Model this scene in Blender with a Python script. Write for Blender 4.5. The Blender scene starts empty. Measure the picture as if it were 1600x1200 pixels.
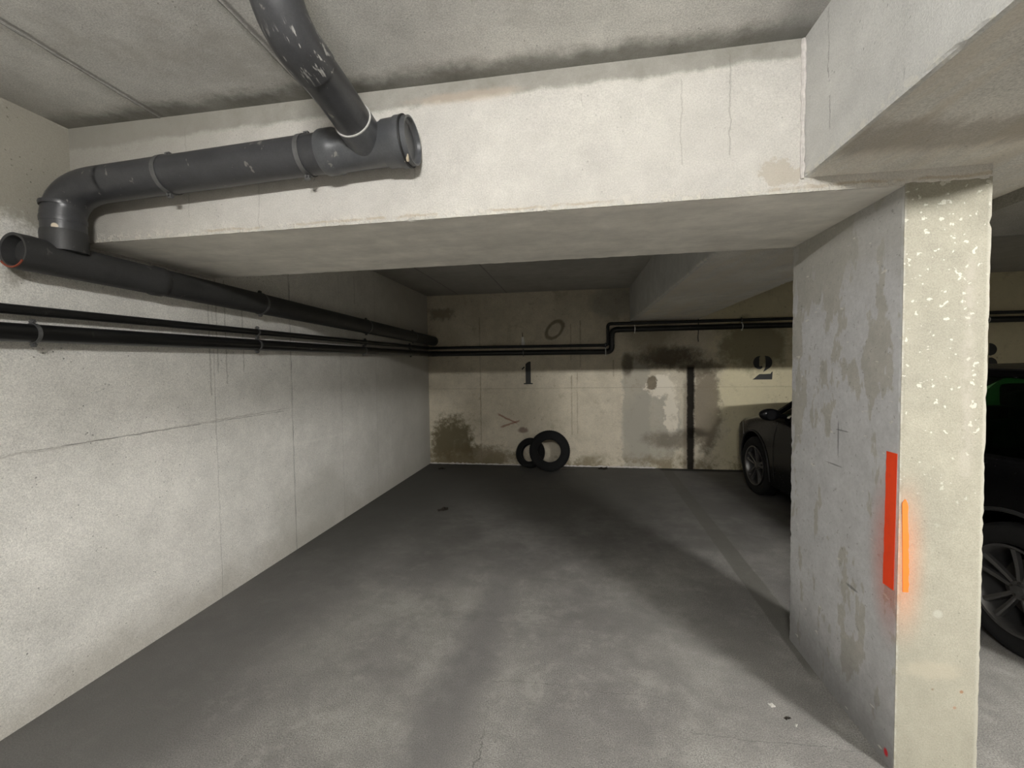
import bpy, bmesh, math, random
from mathutils import Vector, Matrix, noise
random.seed(7)
C = bpy.context.scene.collection
S = bpy.context.scene
PI = math.pi

# ------------------------------------------------------------------ camera, world, lights, exposure
cam = bpy.data.cameras.new('camera'); camo = bpy.data.objects.new('camera', cam); C.objects.link(camo)
RI = Vector((0.98769, 0.155777, -0.01408)); DN = Vector((-0.008129, -0.038777, -0.999215)); FW = Vector((-0.156201, 0.987031, -0.037033))
camo.matrix_world = Matrix(((RI.x, -DN.x, -FW.x, 0), (RI.y, -DN.y, -FW.y, 0), (RI.z, -DN.z, -FW.z, 1.5), (0, 0, 0, 1)))
cam.sensor_width = 36; cam.lens = 664.59/1600*36; cam.clip_start = 0.05
S.camera = camo
w = bpy.data.worlds.new('world'); S.world = w; w.use_nodes = True
w.node_tree.nodes['Background'].inputs[0].default_value = (0.9, 0.95, 1, 1)
w.node_tree.nodes['Background'].inputs[1].default_value = 0.02
S.view_settings.view_transform = 'Standard'; S.view_settings.look = 'None'; S.view_settings.gamma = 1
S.view_settings.use_curve_mapping = False
S.view_settings.exposure = 0.0

# fluorescent tubes under the ceiling behind the viewer: (x, y, z, length, strength)
TUBES = [(3.0, -1.0, 2.50, .60, 3100), (-0.15, -1.0, 2.50, .60, 1020), (6.8, -5.5, 2.50, .60, 300)]

# ------------------------------------------------------------------ sizes of the place (metres)
XL, XR = -2.36, 9.0
YR, YB = -8.0, 6.46
Y1, Y2 = 1.694, 2.476
HC, HB, HS = 2.652, 2.115, 2.166
A, B = 0.80, 1.687
C0, C1 = 1.1213, 1.3833

# ------------------------------------------------------------------ node language
class V:
    def __init__(s, m, k): s.m, s.k = m, k
    def _o(s, op, o, r=False): return s.m.math(op, o, s) if r else s.m.math(op, s, o)
    def __add__(s, o): return s._o('ADD', o)
    __radd__ = __add__
    def __mul__(s, o): return s._o('MULTIPLY', o)
    __rmul__ = __mul__
    def __sub__(s, o): return s._o('SUBTRACT', o)
    def __rsub__(s, o): return s._o('SUBTRACT', o, True)
    def __truediv__(s, o): return s._o('DIVIDE', o)
class Mat:
    def __init__(s, name):
        s.mat = bpy.data.materials.new(name); s.mat.use_nodes = True; s.nt = s.mat.node_tree
        s.b = s.nt.nodes['Principled BSDF']
        s.tc = s.nt.nodes.new('ShaderNodeTexCoord'); s.P = s.tc.outputs['Object']
        sp = s.nt.nodes.new('ShaderNodeSeparateXYZ'); s.nt.links.new(s.P, sp.inputs[0])
        s.x, s.y, s.z = (V(s, sp.outputs[i]) for i in range(3))
    def put(s, sock, v):
        if isinstance(v, V): s.nt.links.new(v.k, sock)
        elif isinstance(v, (int, float)) and sock.type in ('VECTOR', 'RGBA'):
            sock.default_value = (v, v, v) if sock.type == 'VECTOR' else (v, v, v, 1)
        elif isinstance(v, tuple) and sock.type == 'RGBA': sock.default_value = (*v[:3], 1)
        else: sock.default_value = v
    def math(s, op, a, b=0.0, c=None, clamp=False):
        n = s.nt.nodes.new('ShaderNodeMath'); n.operation = op; n.use_clamp = clamp
        s.put(n.inputs[0], a); s.put(n.inputs[1], b)
        if c is not None: s.put(n.inputs[2], c)
        return V(s, n.outputs[0])
    def smooth(s, v, a, b):                     # 0 below a, 1 above b (a > b turns it round)
        n = s.nt.nodes.new('ShaderNodeMapRange'); n.interpolation_type = 'SMOOTHSTEP'
        s.put(n.inputs[0], v)
        if a < b: vals = (a, b, 0, 1)
        else: vals = (b, a, 1, 0)
        for i, q in enumerate(vals): n.inputs[1+i].default_value = q
        return V(s, n.outputs[0])
    def noise(s, sc, det=4, rough=0.6, stretch=None, off=0.0, dist=0.0):
        n = s.nt.nodes.new('ShaderNodeTexNoise'); n.inputs['Scale'].default_value = sc
        n.inputs['Detail'].default_value = det; n.inputs['Roughness'].default_value = rough; n.inputs['Distortion'].default_value = dist
        mp = s.nt.nodes.new('ShaderNodeMapping'); mp.inputs[1].default_value = (off, off*1.7, off*.6)
        if stretch: mp.inputs[3].default_value = stretch
        s.nt.links.new(s.P, mp.inputs[0]); s.nt.links.new(mp.outputs[0], n.inputs['Vector'])
        return V(s, n.outputs[0])
    def voro(s, sc, feature='F1', rnd=1.0):
        n = s.nt.nodes.new('ShaderNodeTexVoronoi'); n.feature = feature; n.inputs['Scale'].default_value = sc
        n.inputs['Randomness'].default_value = rnd
        s.nt.links.new(s.P, n.inputs['Vector']); return V(s, n.outputs['Distance'])
    def mix(s, f, a, b):
        n = s.nt.nodes.new('ShaderNodeMix'); n.data_type = 'RGBA'
        s.put(n.inputs[0], f); s.put(n.inputs[6], a); s.put(n.inputs[7], b); return V(s, n.outputs[2])
    def scale(s, col, f):
        n = s.nt.nodes.new('ShaderNodeVectorMath'); n.operation = 'SCALE'; s.put(n.inputs[0], col); s.put(n.inputs['Scale'], f)
        return V(s, n.outputs[0])
    def blob(s, u, v, cu, cv, ru, rv, soft=0.4, wob=None, amt=0.5):   # soft edged ellipse, ragged by noise
        a = (u-cu)/ru; b = (v-cv)/rv
        d = s.math('SQRT', a*a+b*b)
        if wob is not None: d = d+(wob-0.5)*(amt*2)
        return s.smooth(d, 1+soft, 1-soft)
    def box(s, u, v, u0, u1, v0, v1, soft=0.02, wob=None, amt=0.0):
        if wob is not None: d = (wob-0.5)*amt; u = u+d; v = v+d
        return (s.smooth(u, u0-soft, u0+soft)*s.smooth(u, u1+soft, u1-soft))*(s.smooth(v, v0-soft, v0+soft)*s.smooth(v, v1+soft, v1-soft))
    def out(s, col, rough=0.85, bump=None, dist=0.004, metal=0.0, spec=0.3, strength=0.6):
        s.put(s.b.inputs['Base Color'], col); s.put(s.b.inputs['Roughness'], rough); s.put(s.b.inputs['Metallic'], metal)
        s.b.inputs['Specular IOR Level'].default_value = spec
        if bump is not None:
            n = s.nt.nodes.new('ShaderNodeBump'); n.inputs['Distance'].default_value = dist; n.inputs['Strength'].default_value = strength
            s.put(n.inputs['Height'], bump); s.nt.links.new(n.outputs[0], s.b.inputs['Normal'])
        return s.mat

def concrete(m, c1, c2, grain=0.35, pores=0.6, sc=1.0):
    """mottled cast concrete: returns colour and relief"""
    big = m.noise(1.3*sc, 5, 0.62, off=3); mid = m.noise(7*sc, 5, 0.7, off=9); fine = m.noise(190, 3, 0.8, off=1)
    col = m.mix(m.smooth(big, 0.32, 0.68), c1, c2)
    k = 1+(mid-0.5)*0.45+(fine-0.5)*grain*4.2
    p = m.smooth(m.voro(38), 0.17, 0.05)*m.smooth(m.noise(6, 3, off=5), 0.48, 0.62)*pores
    col = m.scale(col, k*(1-p*0.65))
    return col, mid*0.5+fine*0.5-p*1.5, mid, big

def simple(name, col, rough=0.5, metal=0.0, spec=0.5, var=0.25, sc=30, bump=0.0):
    m = Mat(name); n = m.noise(sc, 3, 0.6)
    c = m.scale(m.mix(0.0, col, col), 1+(n-0.5)*var*2)
    return m.out(c, rough+ (n-0.5)*0.15, n if bump else None, bump or 0.001, metal, spec)

# ---- left wall: cast concrete with form joints, drips, chalk scrape
m = Mat('left_wall_concrete'); c, h, mid, big = concrete(m, (.78, .76, .71), (.68, .665, .62), 0.34, 0.9)
wob = m.noise(3, 4, 0.7, off=2); wf = m.noise(14, 3, 0.7, off=4)
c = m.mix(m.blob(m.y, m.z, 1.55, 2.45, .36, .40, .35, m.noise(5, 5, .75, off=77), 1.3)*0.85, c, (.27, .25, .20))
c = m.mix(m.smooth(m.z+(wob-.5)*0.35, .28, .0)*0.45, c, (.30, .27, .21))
c = m.mix(m.smooth(m.y+(wob-.5)*1.2, 3.0, 6.0)*0.7, c, (.38, .365, .32))  # shade at the far end of the wall, painted as a darker tone
c = m.mix(m.blob(m.y, m.z, 3.5, .25, .55, .32, .4, wob, .6)*0.45, c, (.42, .41, .36))
for yy, hh in ((2.45, .003), (3.2, .005), (3.95, .003), (4.7, .004), (5.45, .003), (1.2, .003)):
    s_ = m.smooth(m.math('ABSOLUTE', m.y-yy+(wf-.5)*0.025), hh*2.2, hh*.3)
    c = m.mix(s_*0.22, c, (.2, .19, .17)); h = h-s_*.5
s_ = m.smooth(m.math('ABSOLUTE', m.z-1.175+(wf-.5)*0.03-(m.y-2.0)*0.02), .008, .001)*m.smooth(m.y, 3.3, 3.0)
c = m.mix(s_*0.3, c, (.22, .19, .16)); h = h-s_*.4
for yy, z0, z1 in ((2.42, 1.35, 2.1), (2.48, 1.5, 2.15), (2.55, 1.42, 2.12), (2.70, 1.5, 2.0), (4.25, 2.2, 2.5)):
    c = m.mix(m.box(m.y+(wf-.5)*.03, m.z, yy-.004, yy+.004, z0, z1, .005)*0.5, c, (.2, .19, .16))
c = m.mix(m.box(m.y, m.z+(m.y-2.83)*.035, 2.9, 3.95, .892, .915, .01, wf, .03)*m.smooth(wf, .38, .6)*0.6, c, (.80, .78, .72))
c = m.mix(m.box(m.y, m.z, 2.62, 2.64, .93, 1.05, .01)*.5, c, (.75, .73, .68))
m.out(c, 0.9, h, 0.004, spec=0.2); M_LEFT = m.mat

# ---- back wall: old cream paint with damp, mould and scraped patches
m = Mat('back_wall_paint'); c, h, mid, big = concrete(m, (.62, .56, .445), (.50, .45, .35), 0.3, 0.4)
wob = m.noise(2.6, 5, 0.75, off=12); wf = m.noise(11, 5, 0.75, off=6)
X, Z = m.x, m.z
c = m.mix(m.smooth(X+(wob-.5)*.8, 1.7, 2.2)*0.8, c, m.scale(m.mix(0.0, (.60, .54, .355), (.5, .5, .4)), 0.9+wf*0.3))
c = m.mix(m.smooth(m.math('ABSOLUTE', X-.83+(wf-.5)*.22), .22, .17)*m.smooth(Z, 1.75, 1.6)*0.75, c, (.36, .335, .28))
c = m.mix(m.blob(X, Z, 1.05, .6, .42, .55, .15, wf, .5)*0.7, c, (.37, .35, .295))
c = m.mix(m.blob(X, Z, 1.80, .88, .19, .62, .22, wf, .6)*0.8, c, (.17, .14, .10))
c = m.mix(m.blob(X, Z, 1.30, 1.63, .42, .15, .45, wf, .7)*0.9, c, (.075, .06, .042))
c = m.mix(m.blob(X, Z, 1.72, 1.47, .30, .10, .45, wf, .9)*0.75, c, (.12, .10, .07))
c = m.mix(m.blob(X, Z, .70, 1.53, .08, .17, .3, wf, .5)*0.8, c, (.10, .085, .06))
c = m.mix(m.blob(X, Z, 1.05, 2.0, .36, .35, .4, wob, .8)*0.5, c, (.20, .17, .12))
c = m.mix(m.blob(X, Z, 2.42, 1.8, .42, .36, .3, wob, .9)*0.75, c, (.19, .165, .10))
c = m.mix(m.blob(X, Z, 1.16, 1.22, .19, .16, .15, wf, 1.2)*0.85, c, (.78, .72, .60))
c = m.mix(m.blob(X, Z, 1.32, .80, .09, .36, .15, wf, 1.2)*0.85, c, (.76, .70, .58))
c = m.mix(m.blob(X, Z, 1.05, 1.27, .07, .10, .2, wf, 1.2)*0.9, c, (.15, .12, .08))
c = m.mix(m.blob(X, Z, 1.32, .42, .34, .12, .5, wf, .7)*0.7, c, (.13, .11, .08))
c = m.mix(m.blob(X, Z, -2.0, .30, .36, .44, .30, wf, .9)*0.92, c, (.115, .095, .05))
c = m.mix(m.blob(X, Z, -1.6, .12, .65, .17, .4, wf, 1.0)*0.75, c, (.14, .11, .06))
c = m.mix(m.blob(X, Z, -2.13, 2.37, .20, .10, .4, wf, 1.5)*0.6, c, (.17, .14, .09))
c = m.mix(m.blob(X, Z, .50, 2.45, .33, .24, .3, wf, .4)*0.5, c, (.22, .22, .20))
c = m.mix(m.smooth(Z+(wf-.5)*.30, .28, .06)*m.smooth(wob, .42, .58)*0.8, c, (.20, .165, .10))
c = m.mix(m.smooth(m.noise(3.5, 6, .8, off=51), .54, .66)*.4, c, (.30, .26, .18))
c = m.mix(m.smooth(m.noise(20, 4, .8, off=61), .60, .68)*m.smooth(wob, .45, .6)*.55, c, (.16, .13, .08))
r_ = m.math('SQRT', ((X+.36)/.15)*((X+.36)/.15)+((Z-2.07+(X+.36)*-.45)/.14)*((Z-2.07+(X+.36)*-.45)/.14))+(wf-.5)*.35
c = m.mix(m.smooth(m.math('ABSOLUTE', r_-.82), .28, .08)*0.75, c, (.13, .11, .075))
for xx, z0, z1 in ((-.115, .48, 1.38), (-.03, .5, 1.42), (-.12, 1.6, 2.15), (0.02, 1.5, 2.2), (.50, 1.35, 1.6), (-1.52, .1, 2.3)):
    c = m.mix(m.box(X+(wf-.5)*.03, Z, xx-.008, xx+.008, z0, z1, .01)*(m.smooth(wob, .3, .6)*.45+.1), c, (.17, .13, .08))
c = m.mix(m.smooth(m.math('ABSOLUTE', Z-1.19), .008, .002)*.25, c, (.25, .2, .14)); h = h-m.smooth(m.math('ABSOLUTE', Z-1.19), .006, .002)
for cx, cz, sl in ((-1.10, .72, -.45), (-1.06, .64, .35)):
    d = m.math('ABSOLUTE', Z-cz-(X-cx)*sl+(wf-.5)*.05)
    c = m.mix(m.smooth(d, .022, .006)*m.smooth(m.math('ABSOLUTE', X-cx), .17, .12)*.7, c, (.22, .09, .06))
c = m.mix(m.blob(X, Z, -.86, .55, .07, .045, .3, wf, .8)*0.75, c, (.16, .10, .08))
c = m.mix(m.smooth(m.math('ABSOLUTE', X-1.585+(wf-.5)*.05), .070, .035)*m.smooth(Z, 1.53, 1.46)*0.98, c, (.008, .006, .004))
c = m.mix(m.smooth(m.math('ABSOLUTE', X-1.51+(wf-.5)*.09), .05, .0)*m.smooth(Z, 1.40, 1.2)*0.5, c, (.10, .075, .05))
m.out(c, 0.88, h, 0.004, spec=0.2); M_BACK = m.mat

# ---- beam: pale painted front, cracks and chipped lower arris
m = Mat('beam_painted_concrete'); c, h, mid, big = concrete(m, (.57, .55, .505), (.51, .49, .455), 0.2, 0.3)
wob = m.noise(2.5, 5, 0.7, off=21); wf = m.noise(12, 4, 0.7, off=8)
face = m.smooth(m.y, Y1+.012, Y1+.004)
bare = m.scale(m.mix(m.smooth(m.noise(3, 5, .7, off=31, stretch=(.6, 2, 1)), .35, .65), (.84, .81, .74), (.72, .695, .635)), 0.75+mid*.5)
c = m.mix(face, bare, c)
edge = m.z+(wf-.5)*.05+(wob-.5)*.05
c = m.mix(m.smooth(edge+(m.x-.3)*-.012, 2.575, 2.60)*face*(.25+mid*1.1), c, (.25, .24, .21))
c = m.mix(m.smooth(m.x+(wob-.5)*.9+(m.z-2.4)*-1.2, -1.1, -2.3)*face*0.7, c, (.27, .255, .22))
c = m.mix(m.blob(m.x, m.z, .73, 2.19, .075, .045, .15, wf, 2.0)*face*0.6, c, (.42, .37, .29))
c = m.mix(m.blob(m.x, m.z, -.45, 2.59, .22, .02, .5, wf, .7)*face*0.5, c, (.45, .36, .28))
for xx, z0, z1, wd in ((.382, 2.25, 2.56, .0012), (.552, 2.27, 2.63, .0018), (-1.73, 2.2, 2.6, .001), (-.66, 2.25, 2.4, .001), (.02, 2.50, 2.55, .001), (-1.38, 2.13, 2.35, .001)):
    s_ = m.box(m.x+(wf-.5)*.035, m.z, xx-wd, xx+wd, z0, z1, .003)*face
    c = m.mix(s_*0.6, c, (.26, .24, .21)); h = h-s_*.4
lip = m.smooth(m.z+(wf-.5)*.05, 2.165, 2.125)*face*m.smooth(m.noise(30, 3, .7), .45, .6)
c = m.mix(lip*0.45, c, (.66, .62, .54)); h = h+lip*1.0
c = m.mix(m.smooth(m.math('ABSOLUTE', m.z-2.133+(wf-.5)*.03), .008, .002)*face*m.smooth(wob, .45, .55)*.6, c, (.42, .35, .25))
m.out(c, 0.85, h, 0.005, spec=0.2); M_BEAM = m.mat

# ---- side beams: bare grey concrete
m = Mat('side_beam_concrete'); c, h, mid, big = concrete(m, (.70, .68, .63), (.58, .565, .525), 0.32, 0.5)
wf = m.noise(12, 4, 0.7, off=8); wob = m.noise(2.5, 5, .7, off=3, stretch=(2, .5, 1))
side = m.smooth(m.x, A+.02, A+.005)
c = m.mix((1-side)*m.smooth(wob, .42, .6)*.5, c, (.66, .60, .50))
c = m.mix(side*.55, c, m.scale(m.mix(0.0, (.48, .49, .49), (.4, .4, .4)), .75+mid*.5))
for yy, z0, z1 in ((1.55, 2.42, 2.64), (1.54, 2.25, 2.36), (1.30, 2.45, 2.64), (1.22, 2.2, 2.5), (1.2, 2.5, 2.65)):
    c = m.mix(m.box(m.y+(wf-.5)*.04, m.z, yy-.002, yy+.002, z0, z1, .003)*side*m.smooth(mid, .35, .55)*.7, c, (.16, .15, .14))
c = m.mix(m.smooth(m.z+(wf-.5)*.06, 2.205, 2.17)*side*m.smooth(m.noise(30, 3), .45, .6)*.6, c, (.70, .68, .60))
c = m.mix((1-side)*m.smooth(m.math('ABSOLUTE', m.y-1.45+(wob-.5)*.3), .14, .05)*.5, c, (.20, .165, .12))
m.out(c, 0.88, h, 0.004, spec=0.2); M_SIDE = m.mat

m2_ = Mat('shade_darkened_beam_concrete'); c2_, h2_, _a, _b = concrete(m2_, (.26, .25, .225), (.19, .18, .16), 0.35, 0.5)  # right cross beam concrete, darkened to stand in for the shade on it
m2_.out(c2_, .9, h2_, .004, spec=.2); M_SHADE_BEAM = m2_.mat

# ---- ceiling
m = Mat('ceiling_concrete'); c, h, mid, big = concrete(m, (.72, .71, .675), (.61, .60, .575), 0.34, 0.4, 1.3)
wob = m.noise(2.2, 5, .75, off=14); wf = m.noise(10, 4, .7, off=2)
c = m.mix(m.smooth(wob, .5, .7)*.45, c, (.42, .40, .36))
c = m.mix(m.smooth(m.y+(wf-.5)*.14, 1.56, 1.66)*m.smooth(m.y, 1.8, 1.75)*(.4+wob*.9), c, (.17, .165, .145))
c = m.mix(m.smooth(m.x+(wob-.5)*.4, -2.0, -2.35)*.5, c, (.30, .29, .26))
c = m.mix(m.smooth(m.y+(wob-.5)*.8, 2.5, 3.4)*.55, c, (.20, .19, .165))  # ceiling past the cross beam: its shade put into the colour
c = m.mix(m.box(m.x, m.y, .66, .82, .2, 1.75, .05, wf, .1)*.45, c, (.22, .22, .215))
for xx in (-1.84, -1.08):
    s_ = m.smooth(m.math('ABSOLUTE', m.x-xx+(wf-.5)*.03), .014, .002); c = m.mix(s_*.7, c, (.2, .19, .18)); h = h-s_
m.out(c, 0.9, h, 0.004, spec=0.2); M_CEIL = m.mat

# ---- floor: worn slab with tyre tracks and a painted bay line
m = Mat('floor_concrete'); c, h, mid, big = concrete(m, (.275, .265, .245), (.20, .192, .18), 0.8, 0.5, 1.2)
wob = m.noise(1.7, 6, .72, off=17); wf = m.noise(9, 5, .75, off=11)
c = m.mix(m.smooth(wob, .40, .62)*.45, c, (.125, .12, .112))
c = m.mix(m.smooth(wf, .52, .64)*m.smooth(wob, .60, .42)*.35, c, (.34, .33, .30))
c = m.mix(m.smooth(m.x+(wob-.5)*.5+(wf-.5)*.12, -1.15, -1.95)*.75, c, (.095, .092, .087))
c = m.mix(m.smooth(m.math('ABSOLUTE', m.x+.57+(wob-.5)*.25+(wf-.5)*.08), .20, .03)*m.smooth(m.y, 4.0, 2.4)*.50, c, (.10, .097, .095))
c = m.mix(m.blob(m.x, m.y, -1.1, 3.3, .35, .45, .5, wob, .6)*.45, c, (.10, .097, .09))
c = m.mix(m.smooth(m.y+(wob-.5)*1.6, 2.2, 4.8)*(.84-m.smooth(m.x, .5, 1.3)*.22), c, (.062, .06, .054))  # far floor darkened, less to the right: shade put into the colour
line = m.smooth(m.math('ABSOLUTE', m.x-1.175-(m.y-3.3)*.02+(wf-.5)*.03), .078, .062)*m.smooth(m.y, 2.1, 2.3)
c = m.mix(line*.7, c, (.10, .097, .082))
for (ya, amp, x0, x1) in ((2.42, .10, -.9, .3), (1.95, .14, -.6, .5), (1.78, .1, .3, 1.2)):
    s_ = m.smooth(m.math('ABSOLUTE', m.y-ya+(wob-.5)*amp*1.2+(wf-.5)*.02), .003, .001)*m.smooth(m.math('ABSOLUTE', m.x-(x0+x1)/2), (x1-x0)/2, (x1-x0)/2-.2)
    c = m.mix(s_*.4, c, (.09, .085, .08)); h = h-s_*.3
s_ = m.smooth(m.math('ABSOLUTE', m.x+.40+(wf-.5)*.12), .004, .001)*m.smooth(m.y, 1.75, 1.6)
c = m.mix(s_*.7, c, (.08, .075, .07))
gut = m.box(m.x, m.y, 1.15, 2.9, 6.33, 6.47, .03, wf, .06); c = m.mix(gut*.9, c, (.03, .03, .027))
m.out(c, 0.80, h, 0.004, spec=0.3); M_FLOOR = m.mat

# ---- column: cream front, blue-grey side with peeled skin, orange overspray
m = Mat('column_paint'); c, h, mid, big = concrete(m, (.295, .279, .222), (.255, .242, .196), 0.2, 0.25, 1.5)
wob = m.noise(4, 5, .7, off=7); wf = m.noise(16, 4, .7, off=19)
sp = m.smooth(m.noise(42, 2, .5, off=23)+m.smooth(m.z, 1.2, 2.0)*.03, .675, .705)*m.smooth(m.z, .8, 1.3)
c = m.mix(sp*.9, c, (.50, .48, .41))
c = m.mix(m.box(m.x+(wf-.5)*.02, m.z, C1-.075, C1-.045, 1.1, 1.85, .02)*m.smooth(wf, .35, .6)*.6, c, (.36, .33, .28))
c = m.mix(m.smooth(m.x, C1-.016, C1-.006)*.4, c, (.42, .40, .34))
c = m.mix(m.blob(m.x, m.z, 1.24, .40, .10, .03, .4, wf, .8)*.45, c, (.38, .34, .26))
for (xx, zz, rr, k) in ((1.25, .606, .014, (.38, .365, .31)), (1.33, .33, .006, (.25, .12, .06)), (1.31, .27, .005, (.3, .18, .12)), (1.24, .33, .004, (.2, .15, .1))):
    c = m.mix(m.blob(m.x, m.z, xx, zz, rr, rr, .4, wf, .4)*.8, c, k)
side = m.smooth(m.x, C0+.012, C0+.006)*m.smooth(m.y, Y1+.002, Y1+.006)
grey = m.scale(m.mix(m.smooth(m.noise(5.5, 4, .62, off=41, stretch=(1, 1.3, .55))+m.smooth(m.z, .9, 2.1)*.09+m.smooth(m.y, 2.2, 2.5)*.05, .57, .60), (.60, .60, .60), (.49, .475, .43)), .68+mid*.5)
grey = m.mix(m.smooth(m.z+(wob-.5)*.5, 1.72, 1.95)*.6, grey, (.42, .41, .37))
grey = m.mix(m.smooth(m.z+(wob-.5)*.3+(wf-.5)*.1, .42, .0)*.75, grey, (.17, .165, .16))  # contact shadow at the column foot, painted into the side colour
grey = m.mix(m.smooth(m.noise(40, 2, .5, off=2, stretch=(1, .35, 1)), .70, .74)*.5, grey, (.8, .78, .7))
for (yy, zz, ry, rz) in ((2.06, 1.17, .005, .07), (2.03, 1.21, .05, .003), (2.09, 1.05, .06, .003), (1.95, .56, .035, .006)):
    grey = m.mix(m.blob(m.y, m.z, yy, zz, ry, rz, .3, wf, .5)*.65, grey, (.12, .12, .12))
c = m.mix(side, c, grey)
grey = m.scale(grey, .80+m.noise(60, 4, .8, off=71)*.40)
grey = m.mix(m.smooth(m.noise(55, 3, .6, off=81), .64, .70)*.5, grey, (.22, .21, .19))
c = m.mix(side, c, grey)
# orange spray mist on both faces of the corner
mist1 = m.blob(m.x, m.z, 1.155, .79, .075, .19, .85)*(1-side)*(.45+m.noise(220, 2)*.8)
mist1 = mist1*m.smooth(m.x, 1.23, 1.13)
c = m.mix(m.math('MULTIPLY', mist1, .5, clamp=True), c, (.70, .20, .06))
mist2 = m.blob(m.y, m.z, 1.735, .79, .075, .22, .75)*side*(.45+m.noise(220, 2)*.8)
c = m.mix(m.math('MULTIPLY', mist2, .55, clamp=True), c, (.70, .10, .03))
c = m.mix(m.blob(m.y, m.z, 1.735, .045, .010, .014, .4, wf, .4)*side, c, (.55, .02, .03))
c = m.mix(m.math('MAXIMUM', m.smooth(m.x, C0+.010, C0+.002), .0)*m.smooth(m.y, Y1+.012, Y1+.004)*m.smooth(wf, .4, .6)*.4, c, (.50, .48, .44))
m.out(c, 0.8, h, 0.004, spec=0.3); M_COL = m.mat

# ---- plain things
def pvc(name, col, scuff, rough=.33):
    m = Mat(name); n = m.noise(6, 4, .7, off=3); s2 = m.smooth(m.noise(26, 3, .6, off=9, stretch=(1, 1, .4)), .66, .70)
    c = m.scale(m.mix(m.smooth(n, .35, .65), col, tuple(q*1.35 for q in col)), 1.0+(m.noise(160, 2)-.5)*.5)
    c = m.mix(s2*scuff, c, (.40, .38, .34))
    if scuff > .3:
        st = m.smooth(m.noise(75, 3, .6, off=5, stretch=(1.6, .22, .3)), .58, .64)
        c = m.mix(m.blob(m.y, m.z, 1.17, 2.43, .075, .06, .5)*st*.8, c, (.50, .49, .46))
        c = m.mix(m.blob(m.x, m.z, -2.205, 2.135, .010, .012, .2)*m.smooth(m.y, 1.54, 1.52)*.9, c, (.60, .52, .40))
    return m.out(c, m.math('ADD', n*.25, rough-.1), n*0.3, .001, spec=.5)
M_PIPE = pvc('grey_drain_pipe_plastic', (.034, .0345, .037), .35)
M_FIT = pvc('grey_fitting_plastic', (.060, .062, .066), .35)
M_PIPE2 = pvc('dark_drain_pipe_plastic', (.026, .026, .026), .12, .5)
M_BLK = pvc('black_pipe_plastic', (.007, .007, .007), .05, .30)
M_SEAL = simple('black_rubber_seal', (.01, .01, .01), .6)
M_SCUFF = simple('pale_scraped_plastic', (.42, .41, .39), .7, var=.3, sc=80)
M_CLAMP = simple('dull_zinc', (.15, .15, .15), .45, .6, var=.4)
M_CLAMPW = simple('pale_zinc', (.85, .84, .80), .35, 0, var=.2)
M_RUST = simple('rusty_orange_edge', (.22, .05, .025), .7)
M_GLUE = simple('pale_glue', (.55, .48, .36), .5)
M_DARKIN = simple('pipe_inside', (.01, .01, .01), .8)
M_NUM = simple('black_stencil_paint', (.017, .016, .014), .6, var=.5, sc=60)
M_ORANGE = simple('orange_spray_paint', (.98, .17, .015), .65, var=.10, sc=40)
M_RED = simple('red_orange_spray_paint', (1.0, .07, .012), .65, var=.15, sc=25)
M_TYRE = simple('tyre_rubber', (.009, .009, .009), .85, spec=.25, var=.4, sc=40, bump=.001)
M_CARP = simple('black_car_paint', (.0022, .0022, .0026), .25, 0, .14, var=.05)
M_CPL = simple('black_car_plastic', (.010, .010, .010), .6)
M_SEAT = simple('car_seat_fabric', (.015, .015, .016), .85)
M_RIM = simple('grey_alloy', (.14, .137, .135), .38, .85, var=.1)
M_RIMD = simple('dark_brake_steel', (.06, .055, .05), .5, .7)
M_LAMP = simple('clear_lamp_plastic', (.30, .30, .30), .12, .3)
M_TAIL = simple('red_lamp_plastic', (.20, .01, .01), .15)
M_PAPER = simple('white_paper', (.85, .83, .78), .8, var=.1)
M_LEAF = simple('dry_dark_leaf', (.035, .028, .02), .8, var=.5)
M_STICK = simple('dark_wood', (.05, .04, .03), .8)
M_MORTAR = simple('mortar', (.56, .53, .50), .9, var=.4, sc=60, bump=.003)
M_JOINT = simple('concrete_seam', (.24, .235, .215), .95, var=.5, sc=60)
m = Mat('tinted_car_glass')
nt = m.nt; tr = nt.nodes.new('ShaderNodeBsdfTransparent'); tr.inputs[0].default_value = (.07, .20, .10, 1)
gl = nt.nodes.new('ShaderNodeBsdfGlossy'); gl.inputs['Roughness'].default_value = .03
fr = nt.nodes.new('ShaderNodeFresnel'); fr.inputs[0].default_value = 1.2
mx = nt.nodes.new('ShaderNodeMixShader'); nt.links.new(fr.outputs[0], mx.inputs[0]); nt.links.new(tr.outputs[0], mx.inputs[1]); nt.links.new(gl.outputs[0], mx.inputs[2])
nt.links.new(mx.outputs[0], nt.nodes['Material Output'].inputs[0]); M_GLASS = m.mat

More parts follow.
